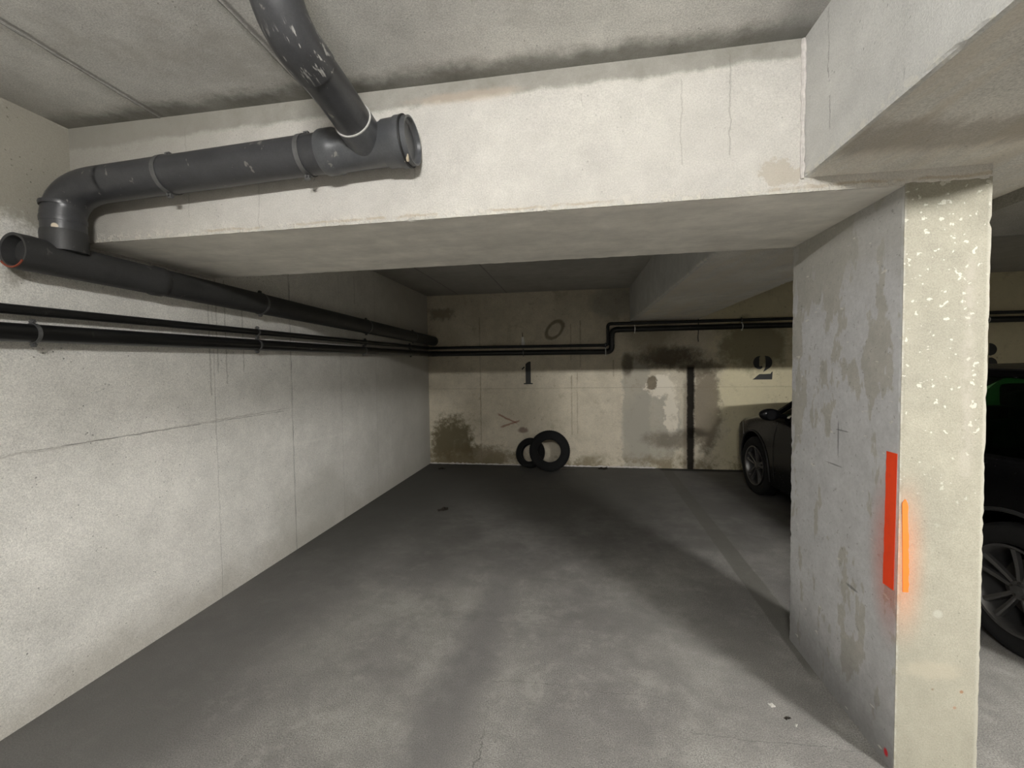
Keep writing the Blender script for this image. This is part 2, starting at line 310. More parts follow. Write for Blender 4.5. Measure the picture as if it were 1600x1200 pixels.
# ------------------------------------------------------------------ mesh helpers
def link(name, bm, mat, parent=None, smooth=False, matl=None):
    me = bpy.data.meshes.new(name); bm.normal_update(); bm.to_mesh(me); bm.free()
    me.materials.append(mat)
    if matl:
        for x in matl: me.materials.append(x)
    if smooth:
        for p in me.polygons: p.use_smooth = True
        try: me.set_sharp_from_angle(angle=math.radians(38))
        except Exception: pass
    o = bpy.data.objects.new(name, me); C.objects.link(o)
    if parent: o.parent = parent
    return o
def struct(o, label=None):
    o['kind'] = 'structure'
    if label: o['label'] = label
    return o
def thing(o, label, cat, group=None):
    o['label'] = label; o['category'] = cat
    if group: o['group'] = group
    return o
def empty(name, loc=(0, 0, 0), rz=0):
    o = bpy.data.objects.new(name, None); C.objects.link(o); o.location = loc; o.rotation_euler = (0, 0, rz); o.empty_display_size = .1
    return o
def box(bm, x0, x1, y0, y1, z0, z1, bev=0.0):
    r = bmesh.ops.create_cube(bm, size=1); vs = r['verts']
    for v in vs: v.co = Vector(((x0+x1)/2+v.co.x*(x1-x0), (y0+y1)/2+v.co.y*(y1-y0), (z0+z1)/2+v.co.z*(z1-z0)))
    if bev:
        es = list({e for v in vs for e in v.link_edges})
        bmesh.ops.bevel(bm, geom=es, offset=bev, segments=2, affect='EDGES', profile=.5)
    return bm
def rough_box(x0, x1, y0, y1, z0, z1, step=.05, chip=.006, seed=0, wave=.0):
    """box of grid faces whose arrises are worn unevenly"""
    bm = bmesh.new(); rnd = random.Random(seed)
    def axis(a, b):
        n = max(1, round((b-a)/step)); e = min(.012, (b-a)/4)
        return [a, a+e]+[a+(b-a)*i/n for i in range(1, n) if e*1.5 < (b-a)*i/n < (b-a)-e*1.5]+[b-e, b]
    ax = [axis(x0, x1), axis(y0, y1), axis(z0, z1)]
    cache = {}
    def vert(i, j, k):
        key = (i, j, k)
        if key in cache: return cache[key]
        idx = key; p = [ax[q][idx[q]] for q in range(3)]
        on = [q for q in range(3) if idx[q] in (0, len(ax[q])-1)]
        if len(on) >= 2:
            d = .3*chip+abs(rnd.gauss(0, 1))*chip*.7
            if rnd.random() < .06: d += chip*1.5
            for q in on: p[q] += d*(1 if idx[q] == 0 else -1)*.6
        elif wave:
            q = on[0]; p[q] += noise.noise(Vector(p)*1.7)*wave
        cache[key] = bm.verts.new(p); return cache[key]
    for q in range(3):
        a, b = [t for t in range(3) if t != q]
        for end in (0, len(ax[q])-1):
            for i in range(len(ax[a])-1):
                for j in range(len(ax[b])-1):
                    f = []
                    for (di, dj) in ((0, 0), (1, 0), (1, 1), (0, 1)):
                        k = [0, 0, 0]; k[q] = end; k[a] = i+di; k[b] = j+dj; f.append(vert(*k))
                    bm.faces.new(f)
    bmesh.ops.recalc_face_normals(bm, faces=bm.faces)
    return bm
def tube(bm, pts, r, seg=24, caps=True):
    """sweep a circle of radius r (number or list) along pts"""
    pts = [Vector(p) for p in pts]; n = len(pts); R_ = r if isinstance(r, (list, tuple)) else [r]*n
    tan = [(pts[min(i+1, n-1)]-pts[max(i-1, 0)]).normalized() for i in range(n)]
    up = Vector((0, 0, 1)) if abs(tan[0].z) < .9 else Vector((0, 1, 0))
    u = (up-tan[0]*up.dot(tan[0])).normalized(); rings = []
    for i in range(n):
        u = (u-tan[i]*u.dot(tan[i])).normalized(); v = tan[i].cross(u)
        rings.append([bm.verts.new(pts[i]+(u*math.cos(2*PI*k/seg)+v*math.sin(2*PI*k/seg))*R_[i]) for k in range(seg)])
    for i in range(n-1):
        for k in range(seg):
            bm.faces.new((rings[i][k], rings[i][(k+1) % seg], rings[i+1][(k+1) % seg], rings[i+1][k]))
    if caps: bm.faces.new(list(reversed(rings[0]))); bm.faces.new(rings[-1])
    return bm
def elbow(p0, pc, p1, n=10):
    """arc points from p0 to p1, tangent to the lines towards the corner pc"""
    p0, pc, p1 = map(Vector, (p0, pc, p1)); out = []
    for i in range(n+1):
        t = i/n; out.append(p0*(1-t)**2+pc*2*t*(1-t)+p1*t*t)
    return out
def round_path(pts, r, n=8):
    pts = [Vector(p) for p in pts]; out = [pts[0]]
    for i in range(1, len(pts)-1):
        a = (pts[i-1]-pts[i]).normalized(); b = (pts[i+1]-pts[i]).normalized()
        out += elbow(pts[i]+a*r, pts[i], pts[i]+b*r, n)
    out.append(pts[-1]); return out
def lathe(bm, prof, axis_o, axis_d, seg=48, closed=True):
    """revolve (a, r) pairs, a along the axis"""
    o = Vector(axis_o); d = Vector(axis_d).normalized()
    up = Vector((0, 0, 1)) if abs(d.z) < .9 else Vector((0, 1, 0)); u = (up-d*up.dot(d)).normalized(); v = d.cross(u)
    rings = [[bm.verts.new(o+d*a+(u*math.cos(2*PI*k/seg)+v*math.sin(2*PI*k/seg))*r) for k in range(seg)] for a, r in prof]
    N = len(prof)
    for i in range(N if closed else N-1):
        for k in range(seg):
            bm.faces.new((rings[i][k], rings[(i+1) % N][k], rings[(i+1) % N][(k+1) % seg], rings[i][(k+1) % seg]))
    bmesh.ops.recalc_face_normals(bm, faces=bm.faces)
    return bm
def prism(bm, poly, f, d):
    """polygon of 2D points mapped by f(u, v, depth)"""
    a = [bm.verts.new(f(u, v, 0)) for u, v in poly]; b = [bm.verts.new(f(u, v, d)) for u, v in poly]
    bm.faces.new(a); bm.faces.new(list(reversed(b))); n = len(poly)
    for i in range(n): bm.faces.new((a[i], b[i], b[(i+1) % n], a[(i+1) % n]))
    bmesh.ops.recalc_face_normals(bm, faces=bm.faces); return bm

# ------------------------------------------------------------------ the setting
def slab(name, mat, *b, label=None): return struct(link(name, box(bmesh.new(), *b), mat), label)
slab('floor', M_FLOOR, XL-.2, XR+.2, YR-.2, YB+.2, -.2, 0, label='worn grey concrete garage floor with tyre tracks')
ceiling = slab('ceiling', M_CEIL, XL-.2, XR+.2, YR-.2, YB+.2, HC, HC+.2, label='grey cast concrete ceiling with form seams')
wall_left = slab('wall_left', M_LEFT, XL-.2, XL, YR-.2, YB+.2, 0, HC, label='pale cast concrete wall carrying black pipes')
wall_back = slab('wall_back', M_BACK, XL, XR, YB, YB+.2, 0, HC, label='stained cream back wall with stencilled bay numbers')
slab('wall_right', M_SIDE, XR, XR+.2, YR-.2, YB+.2, 0, HC)
slab('wall_rear', M_SIDE, XL, XR, YR-.2, YR, 0, HC)
# the long cross beam, the two lengths of the side beam, the column below their crossing
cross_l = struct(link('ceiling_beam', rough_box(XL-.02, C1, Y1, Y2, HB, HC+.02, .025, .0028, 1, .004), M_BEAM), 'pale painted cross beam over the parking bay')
cross_r = struct(link('ceiling_beam', rough_box(B, XR, Y1, Y2, HB, HC+.02, .2, .004, 2), M_SHADE_BEAM), 'shaded length of the cross beam right of the column')
def side_beam(name, y0, y1, seed, taper=0, label=None):
    bm = rough_box(A, B, y0, y1, HS, HC+.02, .03, .0035, seed, .005)
    for v in bm.verts:
        if v.co.x < (A+B)/2: v.co.x -= taper*(v.co.y-y0)/(y1-y0)
    return struct(link(name, bm, M_SIDE), label)
sb1 = side_beam('ceiling_beam', -6.5, Y1+.01, 3, label='wide grey ceiling beam coming towards the viewer at upper right')
sb2 = side_beam('ceiling_beam', Y2-.01, YB+.02, 4, .06, label='shaded ceiling beam running to the back wall between bays')
struct(link('ceiling_beam', rough_box(C1-.01, B+.01, Y1-.01, Y2+.01, HS, HC+.02, .08, .004, 5), M_SIDE), 'beam crossing behind the top of the column')
col = struct(link('concrete_column', rough_box(C0, C1, Y1, Y2, -.01, HB+.01, .022, .0022, 6, .002), M_COL),
             'cream fronted concrete column with orange spray paint on its corner')
# mortar bead on the arris where side beam meets cross beam
bm = bmesh.new(); pts = [(A-.006+random.uniform(-.002, .002), Y1-.004, HS-.004+(HC-HS)*i/24) for i in range(25)]
tube(bm, pts, [random.uniform(.005, .011) for _ in pts], 7); link('mortar_bead', bm, M_MORTAR, sb1)
# form seams: thin ragged ridges left by the shuttering
def ridge(parent, a, b, wd=.004, n=40, name='seam_ridge'):
    bm = bmesh.new(); a, b = Vector(a), Vector(b)
    tube(bm, [a.lerp(b, i/n)+Vector([random.uniform(-.002, .002) for _ in range(3)]) for i in range(n+1)], [random.uniform(.3, 1)*wd for _ in range(n+1)], 5)
    return link(name, bm, M_JOINT, parent)
for xx in (-1.84, -1.08): ridge(ceiling, (xx, .3, HC), (xx-.02, Y1, HC), .005)
ridge(wall_left, (XL, 3.2, .0), (XL, 3.21, 2.6), .0025)
ridge(wall_left, (XL, .6, 1.165), (XL, 3.1, 1.18), .0022, 60)
# white plaster fillet where the beam underside meets the left wall
bm = bmesh.new(); tube(bm, [(XL+.004, Y1+(Y2-Y1)*i/24, HB-.002+random.uniform(-.003, .003)) for i in range(25)], [random.uniform(.004, .010) for _ in range(25)], 6)
link('plaster_fillet', bm, M_MORTAR, wall_left)
# crumbling skirting of lime along the back wall foot
bm = bmesh.new(); n = 110; pts = []
for i in range(n+1):
    x = XL+(1.1-XL)*i/n; pts.append((x, YB-.004, .004+random.uniform(-.004, .006)))
tube(bm, pts, [random.uniform(.006, .022) for _ in pts], 6); link('lime_crust', bm, M_MORTAR, wall_back)

# ---- spray paint on the column corner (thin coats of paint, one per face)
def coat(name, mat, pts, f, label):
    bm = bmesh.new(); prism(bm, pts, f, .0012); o = link(name, bm, mat, col); o['label'] = label; return o
def ragged(x0, x1, z0, z1, n=24, j=.0016, taper=0, rnd=random.Random(5), roundtop=False):
    L, R_ = [], []
    for i in range(n+1):
        t = i/n; z = z0+(z1-z0)*t; k = 1; hw = (x1-x0)/2
        if roundtop:
            rad = hw*1.2; q = max(0, z-(z1-rad))/rad; k = math.sqrt(max(0.02, 1-q*q))
        cx = (x0+x1)/2+taper*(1-t); L.append((cx+hw*k+rnd.uniform(-j, j), z)); R_.append((max(cx-hw*k, x0), z))
    return L+list(reversed(R_))
coat('paint_mark', M_RED, ragged(1.7035, 1.757, .675, 1.175, taper=.006), lambda u, v, d: Vector((C0-.0012-d, u, v)), 'red-orange vertical paint stripe on the shaded face')
coat('paint_mark', M_ORANGE, ragged(1.130, 1.149, .680, 1.015, taper=.008, roundtop=True), lambda u, v, d: Vector((u, Y1-.0012-d, v)), 'bright orange vertical paint stripe on the lit face')

# ---- stencilled bay numbers
def number(polys, x0, z0, sc, label):
    bm = bmesh.new()
    for poly in polys: prism(bm, [(u, v) for u, v in poly], lambda u, v, d: Vector((x0+u*sc, YB-.0008-d, z0+v*sc)), .0015)
    o = link('painted_number', bm, M_NUM, wall_back); o['label'] = label
def arc(cx, cy, rx, ry, a0, a1, n=14): return [(cx+rx*math.cos(math.radians(a0+(a1-a0)*i/n)), cy+ry*math.sin(math.radians(a0+(a1-a0)*i/n))) for i in range(n+1)]
# digits drawn in units of their own height
one = [[(.20, .0), (.60, .0), (.60, .045), (.515, .055), (.515, 1.0), (.44, 1.0), (.345, .955), (.285, .88), (.285, .055), (.20, .045)],
       [(.245, .77), (.225, .79), (.16, .735), (.105, .665), (.15, .64), (.20, .70), (.245, .735)]]
two = [[(.0, .0), (.76, .0), (.78, .33), (.735, .30), (.70, .235), (.47, .225), (.28, .225), (.19, .16), (.10, .07)],
       arc(.27, .70, .235, .27, 75, 285)+[(.40, .50), (.37, .56), (.28, .54), (.26, .60), (.27, .80), (.26, .90), (.30, .955)],
       [(.47, .975)]+arc(.53, .70, .23, .27, 80, -60)+[(.55, .40), (.42, .31), (.44, .37), (.50, .50), (.51, .60), (.51, .80), (.50, .92)]]
three = [[(.45, 1.0)]+arc(.45, .76, .26, .24, 80, -50)+[(.50, .53), (.44, .56), (.46, .65), (.46, .90)],
         arc(.20, .80, .14, .13, 0, 350),
         [(.46, .46)]+arc(.45, .24, .28, .24, 70, -85)+[(.44, .06), (.46, .2), (.45, .4)],
         arc(.18, .20, .15, .14, 0, 350)]
number(one, -.908, 1.252, .345, 'black stencilled number 1 above the tyres')
number(two, 2.413, 1.292, .340, 'black stencilled number 2 above the parked car')
number(three, 5.12, 1.39, .35, 'black stencilled number 3 half hidden by the column')

# ------------------------------------------------------------------ lamps
ml = bpy.data.materials.new('tube_light'); ml.use_nodes = True; pb = ml.node_tree.nodes['Principled BSDF']
M_HOUS = simple('white_lamp_housing', (.8, .8, .78), .5)
for (tx, ty, tz, tl, te) in TUBES:
    e = empty('tube_lamp', (tx, ty, HC)); thing(e, 'fluorescent tube lamp on the ceiling behind the viewer', 'lamp', 'tube lamps behind the viewer')
    bm = bmesh.new(); box(bm, -tl/2-.04, tl/2+.04, -.03, .03, -.045, 0, .004); link('housing', bm, M_HOUS, e)
    for q in (-1, 1):
        bm = bmesh.new(); box(bm, q*(tl/2+.02)-.012, q*(tl/2+.02)+.012, -.02, .02, tz-HC-.022, -.04, .002); link('lamp_holder', bm, M_HOUS, e)
    mt_ = ml.copy(); pb = mt_.node_tree.nodes['Principled BSDF']
    pb.inputs['Emission Color'].default_value = (1, .985, .955, 1); pb.inputs['Emission Strength'].default_value = te
    bm = bmesh.new(); tube(bm, [(-tl/2, 0, tz-HC), (tl/2, 0, tz-HC)], .018, 12); link('tube', bm, mt_, e, True)

# ------------------------------------------------------------------ pipes
def clamp(parent, c, d, r, mat=M_CLAMP, wd=.024, wall=None):
    """two-screw pipe clamp: band, two ears with bolts, stud to the wall"""
    c = Vector(c); d = Vector(d).normalized(); bm = bmesh.new()
    lathe(bm, [(-wd/2, r+.0005), (-wd/2, r+.004), (wd/2, r+.004), (wd/2, r+.0005)], c, d, 32)
    o = link('pipe_clamp', bm, mat, parent, True)
    up = Vector((0, 0, 1)); side = d.cross(up).normalized()
    for s in (1, -1):
        cc = c+up*s*(r+.010); bm = bmesh.new()
        q = bmesh.ops.create_cube(bm, size=1)['verts']
        for v in q: v.co = cc+d*v.co.x*wd+side*v.co.y*.012+up*v.co.z*.020
        link('clamp_ear', bm, mat, o)
        bm = bmesh.new(); tube(bm, [cc-side*.014, cc+side*.014], .0055, 6); link('clamp_screw', bm, mat, o)
    if wall is not None:
        bm = bmesh.new(); w_ = Vector(wall)-c; tube(bm, [c+w_.normalized()*(r+.003), Vector(wall)], .005, 8); link('stud', bm, mat, o)
    return o
def sleeve(parent, a, b, r, name='collar', mat=M_PIPE, lip=.003):
    a, b = Vector(a), Vector(b); L = (b-a).length; d = (b-a)/L; bm = bmesh.new()
    lathe(bm, [(0, r-.004), (0, r+.0035), (.004, r+.006), (.016, r+.006+lip), (.024, r+.006), (L-.006, r+.006), (L, r+.003), (L, r-.004)], a, d, 40)
    return link(name, bm, mat, parent, True)

# grey drain pipe: ceiling elbow, sloping length, branch on the beam, run to the left wall, drop
RB = .075; yb = Y1-RB-.022
za = lambda x: 2.376+(x+.80)*.036
drain = empty('drain_pipe', (-.8, yb, 2.37))
drainM = drain.matrix_world.copy()
def under(parent):                      # children are modelled in world space
    def f(o): o.matrix_parent_inverse = Matrix.Translation(parent.location).inverted(); return o
    return f
dp = under(drain)
thing(drain, 'grey plastic drain pipe with branch and open end clamped along the pale beam', 'pipe')
xv = -2.245; yw = 1.575
bm = bmesh.new(); tube(bm, [(-.98, yb, za(-.98)), (-2.02, yb, za(-2.02))], RB, 36); dp(link('straight_pipe', bm, M_PIPE, drain, True))
bm = bmesh.new()
pth = [(-2.00, yb, za(-2.0))]+elbow((-2.06, yb, za(-2.06)), (xv, yb, za(-2.2)), (xv, yw, 2.20), 12)+[(xv, yw, 2.13), (xv, yw, 2.09)]
tube(bm, pth, RB, 36); dp(link('elbow', bm, M_PIPE, drain, True))
bm = bmesh.new(); lathe(bm, [(0, RB-.002), (0, RB+.002), (.012, RB+.003), (.024, RB+.002), (.024, RB-.002)], (xv, yw, 2.165), (0, 0, 1), 36); dp(link('joint_ring', bm, M_PIPE, drain, True))
bm = bmesh.new(); lathe(bm, [(0, RB-.002), (0, RB+.002), (.008, RB+.003), (.016, RB+.002), (.016, RB-.002)], (xv, yw, 2.235), (0, 0, 1), 36); dp(link('joint_ring', bm, M_PIPE, drain, True))
# branch fitting with open socket at its right end
b0, b1 = (-1.00, yb, za(-1.0)), (-.625, yb, za(-.625))
L = (Vector(b1)-Vector(b0)).length; bd = (Vector(b1)-Vector(b0)).normalized(); bm = bmesh.new(); r = RB
lathe(bm, [(0, r-.003), (0, r+.006), (.010, r+.010), (.060, r+.010), (.070, r+.004), (L-.115, r+.004), (L-.105, r+.011), (L-.060, r+.012), (L-.052, r+.017), (L-.030, r+.017), (L-.024, r+.012), (L, r+.012), (L, r+.005), (L-.014, r+.003), (L-.020, r-.004), (L-.020, .0), (0.05, 0.0), (.05, r-.003)], b0, bd, 48)
bf = dp(link('branch_fitting', bm, M_FIT, drain, True))
bm = bmesh.new(); lathe(bm, [(L-.026, r+.0125), (L-.026, r+.0185), (L-.020, r+.0185), (L-.020, r+.0125)], b0, bd, 40); link('seal_ring', bm, M_SEAL, bf, True).matrix_parent_inverse = Matrix.Identity(4)
bm = bmesh.new(); e = Vector(b0)+bd*(L-.004); tube(bm, [e+Vector((0, -r*.62, -r*.93)), e+Vector((-.01, -r*.35, -r*1.10)), e+Vector((-.045, -r*.2, -r*1.13))], [.004, .008, .003], 8); link('glue_smear', bm, M_GLUE, bf)
# the sloping pipe coming out of the branch, then the elbow up through the ceiling
q0 = Vector((-.800, yb, za(-.80))); q1 = Vector((-.806, 1.36, 2.432)); q2 = Vector((-.812, 1.20, 2.458)); RD = .066
dirb = (q1-q0).normalized()
bm = bmesh.new(); lathe(bm, [(0, .01), (0, RD+.005), (.118, RD+.005), (.122, RD+.001), (.122, .01)], q0+dirb*.012, dirb, 40); dp(link('branch_socket', bm, M_FIT, drain, True))
bm = bmesh.new(); lathe(bm, [(0, RD), (0, RD+.0056), (.004, RD+.0056), (.004, RD)], q0+dirb*.1305, dirb, 40); dp(link('socket_rim', bm, M_SCUFF, drain, True))
bm = bmesh.new(); tube(bm, [q0+dirb*.10, q1, q2+(q1-q2)*.2], RD, 36); dp(link('sloping_pipe', bm, M_PIPE, drain, True))
bm = bmesh.new(); qd = (q2-q1).normalized(); qe = q2+qd*.105
tube(bm, [q2+(q1-q2)*.35]+elbow(q2, qe, (qe.x-.004, qe.y-.02, 2.60), 12)+[(qe.x-.004, qe.y-.02, HC+.02)], [RD+.004]+[RD+.004]*14, 36)
el = dp(link('ceiling_elbow', bm, M_PIPE, drain, True))
def streak(parent, P, Nn, r):           # pale scrape laid on a pipe
    bm = bmesh.new(); tube(bm, P, r, 5); o = link('scrape', bm, M_SCUFF, parent); o.matrix_parent_inverse = parent.matrix_parent_inverse.copy() if False else Matrix.Identity(4); return o
for xx in (-1.72, -1.075):
    o = clamp(drain, (xx, yb, za(xx)), (1, 0, .036), RB, wd=.02, wall=(xx, Y1, za(xx))); o.matrix_parent_inverse = Matrix.Translation(drain.location).inverted()

# dark collecting pipe along the left wall
RW = .073; xw = XL+RW+.024
zw = lambda y: 2.006-(y-1.45)*.0125
coll = empty('collecting_pipe', (xw, 1.42, 2.0)); cp = under(coll)
thing(coll, 'thick dark drain pipe sloping along the left wall below the beam', 'pipe')
bm = bmesh.new(); tube(bm, [(xw, 1.95, zw(1.95)), (xw, 4.0, zw(4)), (xw, YB+.02, zw(YB))], RW, 32); cp(link('straight_pipe', bm, M_PIPE2, coll, True))
d = Vector((0, 1, -.0125)).normalized(); bm = bmesh.new(); r = RW
lathe(bm, [(0, r-.008), (0, r-.001), (.05, r+.001), (.065, r), (.56, r), (.575, r+.006), (.62, r+.005), (.63, r-.002), (.10, .0), (.045, .0), (.043, r-.016), (.002, r-.012)], (xw, 1.405, zw(1.405)), d, 40)
bf2 = cp(link('branch_fitting', bm, M_PIPE2, coll, True))
bm = bmesh.new(); n = 10; tube(bm, [Vector((xw+(r-.005)*math.sin(a), 1.402, zw(1.4)-(r-.005)*math.cos(a))) for a in [(-.9+1.8*i/n) for i in range(n+1)]], .004, 6); link('rust_edge', bm, M_RUST, bf2)
bm = bmesh.new(); lathe(bm, [(0, .03), (0, RB+.003), (.075, RB+.004), (.09, RB+.002), (.09, .03)], (xv, yw, zw(yw)+.035), (0, 0, 1), 36); cp(link('branch_socket', bm, M_PIPE2, coll, True))
for yy in (2.76, 4.30, 5.6):
    o = clamp(coll, (xw, yy, zw(yy)), (0, 1, -.0125), RW, M_CLAMP, .018, (XL, yy, zw(yy))); cp(o)

# two black pipes: left wall, corner, back wall, step up, on to the right
def wall_pipe(name, r, off, zl, zb0, zb1, xs, zt0, zt1, label):
    xx = XL+off; yy = YB-off
    e = empty(name, (xx, 0, zl(0))); f = under(e); thing(e, label, 'pipe', None)
    pts = [(xx, -3.0, zl(-3)), (xx, yy, zl(yy)), (xs, yy, zb1), (xs, yy, zt0), (XR-.1, yy, zt1)]
    segs = []; P = [Vector(p) for p in pts]; R_ = r*2.2
    for i in range(len(P)-1):
        dd = (P[i+1]-P[i]).normalized(); a = P[i]+(dd*R_ if i else dd*0); b = P[i+1]-(dd*R_ if i < len(P)-2 else dd*0)
        bm = bmesh.new(); n = max(2, int((b-a).length/1.0)); tube(bm, [a.lerp(b, k/n) for k in range(n+1)], r, 24); f(link('straight_pipe', bm, M_BLK, e, True))
    for i in range(1, len(P)-1):
        a = (P[i-1]-P[i]).normalized(); b = (P[i+1]-P[i]).normalized()
        bm = bmesh.new(); tube(bm, [P[i]+a*(R_+.02)]+elbow(P[i]+a*R_, P[i], P[i]+b*R_, 10)+[P[i]+b*(R_+.02)], r*1.08, 24); f(link('elbow', bm, M_BLK, e, True))
    return e, f, xx, yy
zlo = lambda y: 1.676+(y-1.35)*.0130
zup = lambda y: 1.772+(y-1.35)*.0118
lo, flo, xlo, ylo = wall_pipe('water_pipe', .039, .062, zlo, 1.742, 1.722, .475, 2.042, 2.035, 'lower, thicker black pipe along left and back walls')
up_, fup, xup, yup = wall_pipe('water_pipe', .0215, .050, zup, 1.822, 1.819, .420, 2.130, 2.126, 'upper, thinner black pipe along left and back walls')
for yy in (1.48, 2.76, 4.30, 5.6):
    flo(clamp(lo, (xlo, yy, zlo(yy)), (0, 1, .013), .039, M_CLAMP, .014, (XL, yy, zlo(yy))))
for yy in (2.78, 4.36, 5.6):
    fup(clamp(up_, (xup, yy, zup(yy)), (0, 1, .012), .0215, M_CLAMP, .014, (XL, yy, zup(yy))))
for xx, zz in ((-.83, 1.733), (.385, 1.722), (.80, 2.042), (2.25, 2.040), (3.7, 2.04), (5.2, 2.04)):
    flo(clamp(lo, (xx, ylo, zz), (1, 0, 0), .039, M_CLAMPW if xx > -.5 else M_CLAMP, .012, (xx, YB, zz)))
for xx, zz in ((.385, 1.819), (2.25, 2.129), (3.7, 2.128)):
    fup(clamp(up_, (xx, yup, zz), (1, 0, 0), .0215, M_CLAMP, .012, (xx, YB, zz)))
# bright bolt of a wall hanger standing above the pipes over the number 1
hb = empty('hanger_bolt', (-.838, YB-.03, 1.85))
thing(hb, 'small bright metal hanger bolt above the number 1', 'bolt')
bm = bmesh.new(); tube(bm, [(0, 0, 0), (0, 0, .04), (-.004, 0, .06), (-.006, .0, .12)], [.024, .027, .022, .018], 10); link('bolt_sleeve', bm, M_CLAMPW, hb, True)
bm = bmesh.new(); tube(bm, [(-.006, 0, .11), (-.010, .0, .19)], .004, 8); tube(bm, [(-.008, 0, .15), (-.008, .03, .15)], .006, 8); link('threaded_rod', bm, M_STICK, hb)
# thin cable dropping beside the far beam
cb = empty('cable', (1.687, YB-.012, 1.9)); thing(cb, 'thin dark cable stub hanging down back wall behind the pipes', 'cable')
bm = bmesh.new(); tube(bm, [(0, 0, .27), (.004, 0, .12), (-.004, 0, 0), (.002, 0, -.06)], .006, 8); link('sheath', bm, M_BLK, cb, True)

# ------------------------------------------------------------------ tyres
def tyre_mesh(R_, ri, wd, ax=(0, 1, 0), seg=64, o=(0, 0, 0)):
    h = wd/2; s = R_-ri
    prof = [(-h*.62, ri), (-h*.80, ri+.006), (-h*.92, ri+s*.30), (-h, ri+s*.55), (-h*.93, ri+s*.80), (-h*.80, R_-.012), (-h*.66, R_-.002)]
    for g in (-.40, 0, .40): prof += [((g-.055)*h, R_), ((g-.045)*h, R_-.007), ((g+.045)*h, R_-.007), ((g+.055)*h, R_)]
    prof += [(h*.66, R_-.002), (h*.80, R_-.012), (h*.93, ri+s*.80), (h, ri+s*.55), (h*.92, ri+s*.30), (h*.80, ri+.006), (h*.62, ri),
             (h*.60, ri+.012), (h*.84, ri+s*.5), (h*.74, R_-.022), (0, R_-.018), (-h*.74, R_-.022), (-h*.84, ri+s*.5), (-h*.60, ri+.012)]
    bm = bmesh.new(); lathe(bm, prof, o, ax, seg); return bm
def tyre(name, R_, ri, wd, rot, cxyz, label):
    e = empty(name, cxyz); e.rotation_euler = rot; thing(e, label, 'tyre', 'old tyres at the back wall')
    c = link('casing', tyre_mesh(R_, ri, wd), M_TYRE, e, True)
    for s in (-1, 1):
        bm = bmesh.new(); lathe(bm, [(s*wd*.30, ri-.001), (s*wd*.335, ri-.002), (s*wd*.40, ri+.004), (s*wd*.36, ri+.010)], (0, 0, 0), (0, 1, 0), 48)
        link('bead', bm, M_SEAL, e, True)
    bm = bmesh.new()
    for k in range(60):
        a = 2*PI*k/60
        for s in (-1, 1):
            vs = bmesh.ops.create_cube(bm, size=1)['verts']; mt = Matrix.Rotation(a, 4, 'Y')
            for v in vs: v.co = mt @ Vector((v.co.x*.010, s*wd*.37+v.co.y*wd*.10, R_-.004+v.co.z*.012))
    t = link('tread_block', bm, M_TYRE, e); t['kind'] = 'stuff'
    return e
# front tyre leans back on the wall and the other tyre
ta = math.radians(12)
tyre('tyre', .292, .165, .155, (-ta, 0, math.radians(4)), (-.432, YB-.292*math.sin(ta)-.11-.165, .292*math.cos(ta)+.155/2*math.sin(ta)*.8), 'larger black tyre standing in front, right of the pair')
tb = math.radians(20)
tyre('tyre', .222, .136, .10, (-tb, 0, math.radians(-18)), (-.735, YB-.150, .226), 'smaller black tyre half hidden behind the larger one')

# ------------------------------------------------------------------ the black car
car = empty('car', (2.955, 3.86, 0), math.radians(3.6))
thing(car, 'black hatchback parked nose to the wall in bay 2 behind the column', 'car')
# car space: x across (left side -), y forward; half width .90, nose at +2.12, tail at -2.12
HW = .90
def side_x(z):          # how far the flank stands out at height z
    return HW-.05*max(0, (.45-z)/.3)**2-.06*max(0, (z-.62)/.33)**2
# body shell: stations along the length, outline = (half width factor, sill, shoulder height)
def lerp_tab(tab, t):
    for (a, va), (b, vb) in zip(tab, tab[1:]):
        if t <= b: k = (t-a)/(b-a); k = max(0, min(1, k)); return va+(vb-va)*k
    return tab[-1][1]
top_t = [(-2.14, .70), (-2.08, .98), (-1.9, 1.02), (-1.0, .99), (0, .965), (.9, .955), (1.15, .955), (1.55, .91), (1.95, .835), (2.14, .73), (2.24, .58)]
wid_t = [(-2.14, .80), (-2.05, .88), (-1.7, .97), (-1.0, 1.0), (1.0, 1.0), (1.68, .975), (2.0, .91), (2.17, .80), (2.24, .68)]
bot_t = [(-2.14, .34), (-2.0, .27), (-1.7, .22), (1.8, .20), (2.1, .22), (2.24, .28)]
bm = bmesh.new(); rings = []; NS = 58
for i in range(NS+1):
    y = -2.14+4.38*i/NS; zt, wf_, zb = lerp_tab(top_t, y), lerp_tab(wid_t, y), lerp_tab(bot_t, y)
    half = []
    for k in range(13):
        t = k/12; z = zb+(zt-.05-zb)*t; half.append((side_x(z)*wf_, z))
    cap = [(half[-1][0]-.035, zt-.018), (half[-1][0]-.12, zt), (half[-1][0]*.5, zt+.022), (0, zt+.03)]
    hf = [(0, zb), (half[0][0]*.6, zb)]+half+cap
    ring = [bm.verts.new((-x, y, z)) for x, z in hf]+[bm.verts.new((x, y, z)) for x, z in reversed(hf[1:-1])]
    rings.append(ring)
for a, b in zip(rings, rings[1:]):
    for k in range(len(a)): bm.faces.new((a[k], a[(k+1) % len(a)], b[(k+1) % len(b)], b[k]))
bm.faces.new(rings[0]); bm.faces.new(list(reversed(rings[-1])))
bmesh.ops.recalc_face_normals(bm, faces=bm.faces)
body = link('body', bm, M_CARP, car, True)
WY = (1.47, -1.32); WR = .335
cbm = bmesh.new()
for wy in WY:
    for s in (-1, 1): tube(cbm, [(s*.60, wy, .35), (s*1.2, wy, .35)], .385, 48)
cut = link('wheel_cutter', cbm, M_CARP)
